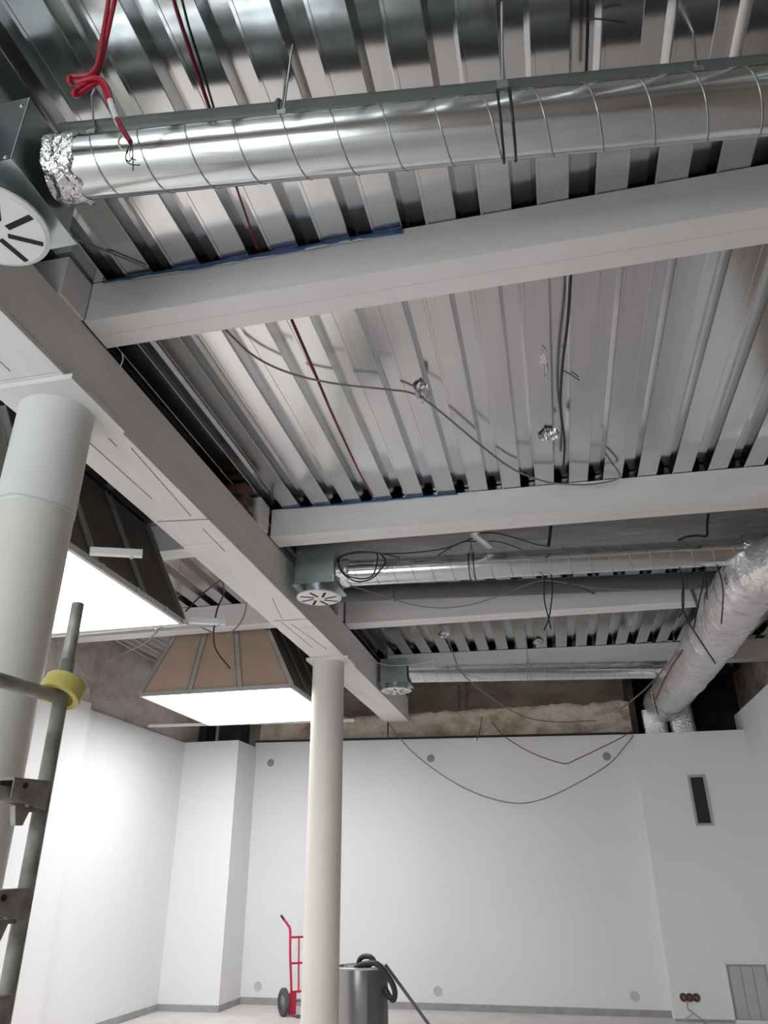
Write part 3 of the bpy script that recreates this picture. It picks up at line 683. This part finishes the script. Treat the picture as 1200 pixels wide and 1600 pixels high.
cable('black_cable', 'black strand hanging straight then crossing under the duct', behind([(860, 884), (863, 920), (861, 945), (857, 968), (850, 985)], .024), .0068, 'black')
cable('black_cable', 'short black cable end sticking out below the duct before the pipe', behind([(868, 886), (885, 909), (905, 918), (930, 928)]), .0068, 'black')
cable('black_cable', 'long black cable hanging down across the thick foil duct', behind([(1060, 884), (1067, 910), (1066, 935), (1068, 955), (1082, 982), (1118, 1037)]), .0075, 'black')
cable('black_cable', 'forked black cable end below the duct by the thick foil duct', behind([(1068, 912), (1068, 950), (1060, 965)], .024), .006, 'black')
cable('black_cable', 'black cable slanting down to the edge of the foil duct', behind([(1101, 884), (1098, 915), (1091, 945), (1084, 982)]), .0068, 'black')
cable('black_cable', 'short straight black cable end near the foil collar', behind([(1102, 886), (1104, 915), (1105, 937)], .024), .006, 'black')
cable('black_cable', 'bent black cable hanging in front of the thick foil duct', behind([(1120, 868), (1121, 884), (1127, 905), (1130, 925), (1129, 950), (1127, 975)], .012), .0068, 'black')
cable('grey_cable', 'grey cable sagging in front of the third beam under the coil', [a2+dr2*.12-Vector((0, 0, DR+.004))]+PX([(590, 928), (640, 944), (690, 950), (740, 944), (790, 927), (830, 911), (855, 907), (890, 912), (930, 919), (1000, 922)], Y=YD+.22), .006, 'grey_cable')
# far bay
cable('grey_cable', 'long grey cable sagging from a foil patch in front of the bare masonry', [P(697, 990, Z=ZK), P(706, 1015, Y=11.0), P(716, 1042, Y=10.9), P(732, 1062, Y=10.9), P(770, 1092, Y=11.2), P(820, 1120, Y=11.6), P(870, 1128, Y=12.2), P(930, 1126, Y=12.8)], .009, 'grey_cable')
cable('white_cable', 'thin pale cable looping past the farthest plenum box', [P(572, 1027, X=MX1+.007), P(586, 1034, X=MX1+.012)]+PX([(603, 1039), (620, 1040), (650, 1038), (680, 1032), (690, 1034)], Y=a3.y-.24), .006, 'white_film')
cable('grey_cable', 'pale grey cable slanting up to the lower end of the foil duct', PX([(968, 1110), (990, 1092), (1012, 1073)], Y=11.0)+along_duct([(1040, 1048), (1056, 1028), (1068, 1014)], .040), .010, 'grey_cable')
cable('dark_red_cable', 'dark red cable slanting beside the foil duct', along_duct([(1026, 1092), (1038, 1064), (1054, 1036), (1070, 1012)], .016), .009, 'dark_red')
cable('black_cable', 'black cable hanging at the lower end of the foil duct', along_duct([(1022, 1084), (1024, 1096), (1027, 1108), (1029, 1116)], .016), .008, 'black')
def hung(l, ya, yb): return [P(x, y, Y=ya+(yb-ya)*(x-l[0][0])/(l[-1][0]-l[0][0])) for x, y in l]
cable('dark_cable', 'long dark cable drooping across the white back wall', hung([(603, 1125), (622, 1150), (650, 1180), (700, 1217), (750, 1242), (805, 1255), (850, 1248), (900, 1225), (950, 1195), (975, 1168), (990, 1149)], 13.2, 12.83), .009, 'grey_cable')
cable('dark_red_cable', 'dark red cable hanging in a v shape on the white back wall', [P(768, 1128, Y=13.30)]+hung([(790, 1152), (830, 1176), (868, 1190), (885, 1193), (900, 1187), (940, 1168), (970, 1153), (990, 1140)], 13.14, 12.83), .008, 'dark_red', k=4)
cable('red_wire', 'short red wire end hanging from the bare masonry', PX([(753, 1120), (750, 1140), (745, 1157)], Y=13.2), .008, 'dark_red')
cable('black_cable', 'thin dark cable hanging from the end of the long main beam', PX([(606, 1130), (606, 1152)], Y=13.25), .012, 'black')
# rusty stains run-off pipes on the bare masonry
for px, wh in ((716, 'on the side nearer the long main beam'), (727, 'on the side nearer the foil duct')):
    cable('drop_pipe', 'one of two thin dark masonry pipe stubs, '+wh, PX([(px, 1070), (px+1, 1085), (px+1, 1107)], Y=13.80), .02, 'pipe', group='pipe stubs on the bare masonry')
# cables by the hoods
cable('black_cable', 'black cable fork hanging from the main beam by the nearer hood, bent strand', [P(345, 900, X=MX0-.006), P(350, 925, Y=6.6), P(340, 950, Y=6.6), P(335, 975, Y=6.6), P(334, 1000, Y=6.6), P(340, 1020, Y=6.7), P(360, 1045, Y=6.8)], .008, 'black')
cable('black_cable', 'straight black cable slanting from the main beam to the nearer hood', [P(350, 903, X=MX0-.006), P(320, 925, Y=6.4), P(290, 955, X=-3.25)], .008, 'black')
cable('grey_cable', 'grey cable hanging in a curve beside the nearer hood corner', PX([(386, 940), (380, 965), (365, 985), (345, 993), (325, 985), (315, 981)], Y=6.7), .007, 'grey_cable')
cable('grey_cable', 'grey cable slanting down from the nearer hood to the plastered wall', [P(252, 981, Z=HZ-.012)]+PX([(225, 1005)], Y=7.0)+PX([(190, 1022)], Y=8.2)+[P(162, 1031, X=XL+.10)], .008, 'grey_cable')

# ------------------------------------------------------------------ scaffold
def AX(x, y, dep):
    d = _r*((x-600)/FPX)+_u*((800-y)/FPX)+_f; return EYE+d*dep
pt = AX(122, 943, 2.62)
sc = thing('scaffold_frame', 'worn galvanised scaffold post with rungs and cast couplers', 'scaffold', (pt.x, pt.y, 0)); g = sc.location
TR = .0242
zt = pt.z
MB(g).lathe([(0, zt), (TR*.80, zt), (TR*.86, zt-.004), (TR*.86, zt-.22)], (pt.x, pt.y, 0), seg=24).build('spigot', M['scaff'], sc)
MB(g).lathe([(TR*.8, zt-.20), (TR, zt-.20), (TR, 0)], (pt.x, pt.y, 0), seg=24).build('post', M['scaff'], sc)
zr = P(100, 1090, Y=pt.y).z
l0 = P(0, 1063, Z=zr); rd = (Vector((l0.x, l0.y, zr))-Vector((pt.x, pt.y, zr))).normalized()
p2 = Vector((pt.x, pt.y, 0))+rd*.75
MB(g).lathe([(TR, 2.4), (TR, 0)], (p2.x, p2.y, 0), seg=20).build('post', M['scaff'], sc)
def rung(z, r=TR*.92): 
    a_ = Vector((pt.x, pt.y, z))
    return MB(g).tube([a_, a_+rd*.375, a_+rd*.75], r, 20).build('rung', M['scaff'], sc)
rung(zr)
sd = Vector((-rd.y, rd.x, 0))
if sd.dot(EYE-pt) < 0: sd = -sd
for py in (1248, 1418, 1585, 1750):
    # the post's pixel x at that height
    z = min((abs(P_px(Vector((pt.x, pt.y, zz)))[1]-py), zz) for zz in [i*.004 for i in range(0, 600)])[1]
    if z <= .05: continue
    c = Vector((pt.x, pt.y, z))
    r_ = rung(z, TR*.9)
    cp = MB(g); u = Vector((0, 0, 1))
    # clamp block round the post, cheek plates reaching along the rung, lower tab with a hole
    cp.bar(c+rd*.028-u*.042, c+rd*.028+u*.046, .062, .016, sd)

    for s in (-1, 1):
        o_ = sd*(s*.026)
        q = [c+o_+rd*.012-u*.036, c+o_+rd*.16-u*.012, c+o_+rd*.16+u*.042, c+o_+rd*.012+u*.046]
        n_ = sd*(s*.006)
        cp.add([v for v in q]+[v+n_ for v in q], [(0, 1, 2, 3), (7, 6, 5, 4), (0, 4, 5, 1), (1, 5, 6, 2), (2, 6, 7, 3), (3, 7, 4, 0)])
    cp.bar(c+rd*.012+u*.046, c+rd*.16+u*.042, .06, .008)
    co = cp.build('coupler', M['cast'], sc, .002)
    MB(g).lathe([(0, .004), (.009, .004), (.009, 0)], c+rd*.115+u*.026+sd*.032, sd, 12, False).build('bolt_hole', M['slot'], co)
    MB(g).add([c+rd*.05-u*.03+sd*.01, c+rd*.115-u*.03+sd*.01, c+rd*.10-u*.082+sd*.01, c+rd*.072-u*.082+sd*.01, c+rd*.05-u*.03-sd*.01, c+rd*.115-u*.03-sd*.01, c+rd*.10-u*.082-sd*.01, c+rd*.072-u*.082-sd*.01],
              [(0, 1, 2, 3), (7, 6, 5, 4), (0, 4, 5, 1), (1, 5, 6, 2), (2, 6, 7, 3), (3, 7, 4, 0)]).build('wedge_tab', M['cast'], co)
# tape roll over the post, resting on the top rung
tc = Vector((pt.x, pt.y, zr+.026))
axv = (Vector((0, 0, 1))+rd*-.50).normalized()
tp = MB(tc).lathe([(.050, -.030), (.068, -.030), (.070, -.026), (.070, .026), (.068, .030), (.050, .030), (.050, -.030)], tc, axv, 48, False).build('tape_roll', M['yellow']); tp.location = tc
tag(tp, 'roll of yellow tape slipped over the scaffold post', 'tape roll')

# ------------------------------------------------------------------ wall fittings
def wall_y(x): return BL[1]+(BR[1]-BL[1])*(x-BL[0])/(BR[0]-BL[0])
for px, py, mt, lab in ((423, 1192, 'cap', 'dark grey round wall cover near the corner pilaster, high on the wall'), (673, 1185, 'cap', 'dark grey round wall cover beneath the end of the long main beam'), (948, 1182, 'cap', 'dark grey round wall cover by the drooping cables and the foil duct'),
                        (403, 1541, 'cap_pale', 'pale round wall cover low on the wall beside the hand truck wheel'), (684, 1549, 'cap_pale', 'pale round wall cover low on the wall by the vacuum wand'), (992, 1557, 'cap_pale', 'pale round wall cover low near the projecting wall edge')):
    p = P(px, py, Y=13.3); p = P(px, py, Y=wall_y(p.x)-.001)
    o = thing('round_wall_cover', lab, 'wall cover', p); g = o.location
    MB(g).lathe([(.066, .02), (.066, -.004), (.061, -.010), (.054, -.006), (0, -.006)], p, (0, 1, 0), 28, False).build('cap_disc', M[mt], o)
    MB(g).lathe([(.085, .01), (.085, -.002), (.066, -.003)], p, (0, 1, 0), 28, False).build('rim', M['white_wall'], o)
# vertical vent
YV = 12.86
a, b = P(1075, 1211, Y=YV-.01), P(1115, 1290, Y=YV-.01)
vx0 = (P(1075, 1211, Y=YV).x+P(1086, 1290, Y=YV).x)/2; vx1 = (P(1102, 1211, Y=YV).x+P(1115, 1290, Y=YV).x)/2
o = thing('wall_vent', 'tall narrow vent with a dark opening in the projecting wall', 'vent', ((vx0+vx1)/2, YV, b.z)); g = o.location
t_ = .035
MB(g).box(vx0, vx0+t_, YV-.02, YV, b.z, a.z).box(vx1-t_, vx1, YV-.02, YV, b.z, a.z).box(vx0+t_, vx1-t_, YV-.02, YV, b.z, b.z+t_).box(vx0+t_, vx1-t_, YV-.02, YV, a.z-t_, a.z).build('vent_frame', M['vent_frame'], o)
MB(g).box(vx0+t_, vx1-t_, YV-.006, YV-.001, b.z+t_, a.z-t_).build('dark_mesh', M['vent_dark'], o)
# flush sockets, unfinished
a, b = P(1062, 1551, Y=YV), P(1094, 1566, Y=YV)
o = thing('socket_box', 'unfinished brown triple socket box with a loose wire on the wall', 'socket', ((a.x+b.x)/2, YV, (a.z+b.z)/2)); g = o.location
zc = (a.z+b.z)/2; hh = (a.z-b.z)/2
for i in range(3):
    xc = a.x+(b.x-a.x)*(i+.5)/3
    MB(g).lathe([(hh*.98, 0), (hh*.98, -.012), (hh*.8, -.012), (hh*.78, -.003), (0, -.003)], (xc, YV, zc), (0, 1, 0), 20, False).build('box_cup', M['socket'], o)
    MB(g).tube(smooth([(xc-.01, YV-.004, zc+.01), (xc, YV-.03, zc-.005), (xc+.012, YV-.02, zc-.015)], 4), .006, 5).build('wire_end', M['copper'], o)
MB(g).tube(smooth([(a.x+(b.x-a.x)*.35, YV-.01, zc-hh*.6)]+[P(x, y, Y=YV-.03) for x, y in ((1075, 1576), (1083, 1583), (1092, 1590))]+[P(1106, 1602, Z=.006)], 5), .006, 6).build('loose_wire', M['grey_cable'], o)
MB(g).tube(smooth([P(x, y, Y=YV-.02) for x, y in ((1083, 1583), (1078, 1588), (1071, 1591))], 5), .004, 6).build('loose_wire', M['grey_cable'], o)
# louvre panel low at the right
a = P(1132, 1506, Y=YV); b = P(1197, 1507, Y=YV)
lx0, lx1, lz1 = a.x+.01, min(b.x, XW-.02), a.z
o = thing('louvre_panel', 'recessed grey panel of upright slats low on the projecting wall', 'wall panel', ((lx0+lx1)/2, YV, 0.02)); g = o.location
MB(g).box(lx0, lx1, YV-.003, YV-.001, .04, lz1).build('back_plate', M['vent_frame'], o)
MB(g).box(lx0-.03, lx0, YV-.03, YV, .04, lz1+.03).box(lx1, lx1+.02, YV-.03, YV, .04, lz1+.03).box(lx0, lx1, YV-.03, YV, lz1, lz1+.03).box(lx0, lx1, YV-.03, YV, 0.0, .04).build('frame', M['white_wall'], o)
ws = (lx1-lx0-.06)/3
for i in range(3):
    xx = lx0+.03+i*ws
    MB(g).hexa([(xx+.005, YV-.022, .05), (xx+ws-.01, YV-.006, .05), (xx+ws-.01, YV-.003, .05), (xx+.005, YV-.004, .05)], [(xx+.005, YV-.022, lz1-.03), (xx+ws-.01, YV-.006, lz1-.03), (xx+ws-.01, YV-.003, lz1-.03), (xx+.005, YV-.004, lz1-.03)]).build('slat', M['slat'], o)

# ------------------------------------------------------------------ hand truck
HT = P(455, 1588, Z=0)
ht = thing('hand_truck', 'red two-wheeled hand truck with black grips by the back wall', 'hand truck', HT); g = ht.location
ax = Vector((.76, .65, 0)).normalized(); bk = Vector((-ax.y, ax.x, 0)); 
if bk.y < 0: bk = -bk
U = Vector((0, 0, 1)); Wd = .42
base = HT-ax*.0
def hp(u, v, z): return base+ax*u+bk*v+U*z
zt = P(440, 1440, Y=HT.y).z
for u in (0, Wd):
    MB(g).tube(smooth([hp(u, .0, .08), hp(u-.005, .03, .35), hp(u-.03, .07, .8), hp(u-.04, .08, zt-.12), hp(u-.075, .11, zt-.04), hp(u-.12, .14, zt+.02)] , 6), .018, 10).build('side_rail', M['truck_red'], ht)
    MB(g).tube([hp(u-.12, .14, zt+.02), hp(u-.165, .175, zt+.085)], .018, 10).build('grip', M['black'], ht)
    sgn = -1 if u == 0 else 1
    wc = hp(u+sgn*.085-(0 if u else .02), .06, .178)
    wh = MB(g).lathe([(.105, -.028), (.155, -.036), (.178, -.02), (.178, .02), (.155, .036), (.105, .028)], wc, ax, 36).build('wheel', M['rubber'], ht)
    MB(g).lathe([(0, -.03), (.03, -.034), (.035, -.015), (.105, -.022), (.108, 0), (.105, .022), (.035, .015), (.03, .034), (0, .03)], wc, ax, 28).build('hub', M['hub'], wh)
    MB(g).bar(hp(u+.01, .0, .02), hp(u+.01, .0, .29), .11, .03, bk).build('axle_plate', M['truck_red'], ht)
MB(g).tube([hp(-.09, .06, .178), hp(Wd+.09, .06, .178)], .011, 8).build('axle', M['hub'], ht)
for z, v in ((.30, .025), (.66, .055), (1.0, .08)):
    MB(g).tube([hp(-.02*z, v, z), hp(Wd-.02*z, v, z)], .015, 8).build('crossbar', M['truck_red'], ht)
for u in (.11, Wd-.11):
    MB(g).tube([hp(u, .08, 1.0), hp(u, .055, .66), hp(u, .02, .28)], .013, 8).build('upright', M['truck_red'], ht)
MB(g).box(-.0, Wd, -.22, .02, 0, .006)
q = [hp(0, -.24, 0), hp(Wd, -.24, 0), hp(Wd, .02, 0), hp(0, .02, 0)]
MB(g).hexa(q, [v+U*.007 for v in q]).build('toe_plate', M['rubber'], ht)

# ------------------------------------------------------------------ drum vacuum
YVC = 9.75
xc = (P(524, 1560, Y=YVC).x+P(604, 1560, Y=YVC).x)/2; vr = (P(604, 1560, Y=YVC).x-P(524, 1560, Y=YVC).x)/2*.99; vz = P(564, 1513, Y=YVC-vr).z
vc = thing('drum_vacuum', 'grey drum vacuum with black hose beside the slim round column', 'vacuum cleaner', (xc, YVC, 0)); g = vc.location
MB(g).lathe([(vr*.92, .09), (vr, .10), (vr, vz-.02), (vr*.985, vz), (vr*.9, vz), (vr*.9, vz-.03), (0, vz-.03)], (xc, YVC, 0), seg=56).build('drum', M['vac'], vc)
MB(g).lathe([(vr+.003, vz-.022), (vr+.006, vz-.012), (vr+.003, vz-.002)], (xc, YVC, 0), seg=56).build('drum_rim', M['white_metal'], vc)
shade_mb = MB(g); vs = []; fs = []  # drum's right-hand shading, laid on as a dark curved sheet
for i in range(13):
    an = math.radians(-62+i*7.5)
    for z in (.12, vz-.03):
        for rr in (vr+.001, vr+.014): vs.append((xc+rr*math.cos(an), YVC+rr*math.sin(an), z))
for i in range(12):
    k = i*4; fs += [(k+1, k+5, k+7, k+3), (k, k+1, k+5, k+4), (k+2, k+3, k+7, k+6)]
fs += [(0, 1, 3, 2), (48, 50, 51, 49)]
shade_mb.add(vs, fs).build('side_shade', M['vac_dark'], vc)
MB(g).lathe([(vr*.55, vz-.03), (vr*.5, vz+.012), (vr*.2, vz+.02), (0, vz+.02)], (xc-.05, YVC, 0), seg=32).build('motor_head', M['vac_dark'], vc)
for an in (45, 135, 225, 315):
    a_ = math.radians(an); cx, cy = xc+math.cos(a_)*vr*.75, YVC+math.sin(a_)*vr*.75
    MB(g).lathe([(.045, -.02), (.05, 0), (.045, .02)], (cx, cy, .05), (1, 0, 0), 20).lathe([(0, -.02), (.045, -.02)], (cx, cy, .05), (1, 0, 0), 20).lathe([(.045, .02), (0, .02)], (cx, cy, .05), (1, 0, 0), 20).box(cx-.03, cx+.03, cy-.012, cy+.012, .05, .10).build('caster', M['rubber'], vc)
hs = [P(x, y, Y=YVC+dy) for x, y, dy in ((562, 1512, 0), (561, 1502, -.02), (567, 1495, -.05), (578, 1495, -.1), (584, 1503, -.12), (572, 1510, -.16))]
MB(g).tube(smooth(hs, 8), .028, 14).build('hose', M['hose'], vc)
hs = [P(x, y, Y=YVC+dy) for x, y, dy in ((556, 1512, -.15), (570, 1506, -.2), (588, 1506, -.22), (602, 1520, -.22), (612, 1535, -.2), (617, 1550, -.18), (615, 1562, -.15), (609, 1558, -.12), (603, 1548, -.1), (598, 1545, -.08))]
MB(g).tube(smooth(hs, 8), .031, 14).build('hose', M['hose'], vc)
top = P(602, 1507, Y=YVC-.1); foot = P(668, 1598, Y=YVC+.0)
d = (foot-top).normalized(); k = (0.012-foot.z)/d.z
low = foot+d*k
wd = thing('suction_wand', 'grey steel suction wand leaning against the drum vacuum', 'wand', low); g = wd.location
MB(g).bar(top, low, .034, .034).build('tube', M['vac_dark'], wd, .006)
MB(g).bar(low-Vector((.14, 0, 0)), low+Vector((.14, 0, 0)), .06, .022).build('floor_head', M['hose'], wd, .004)
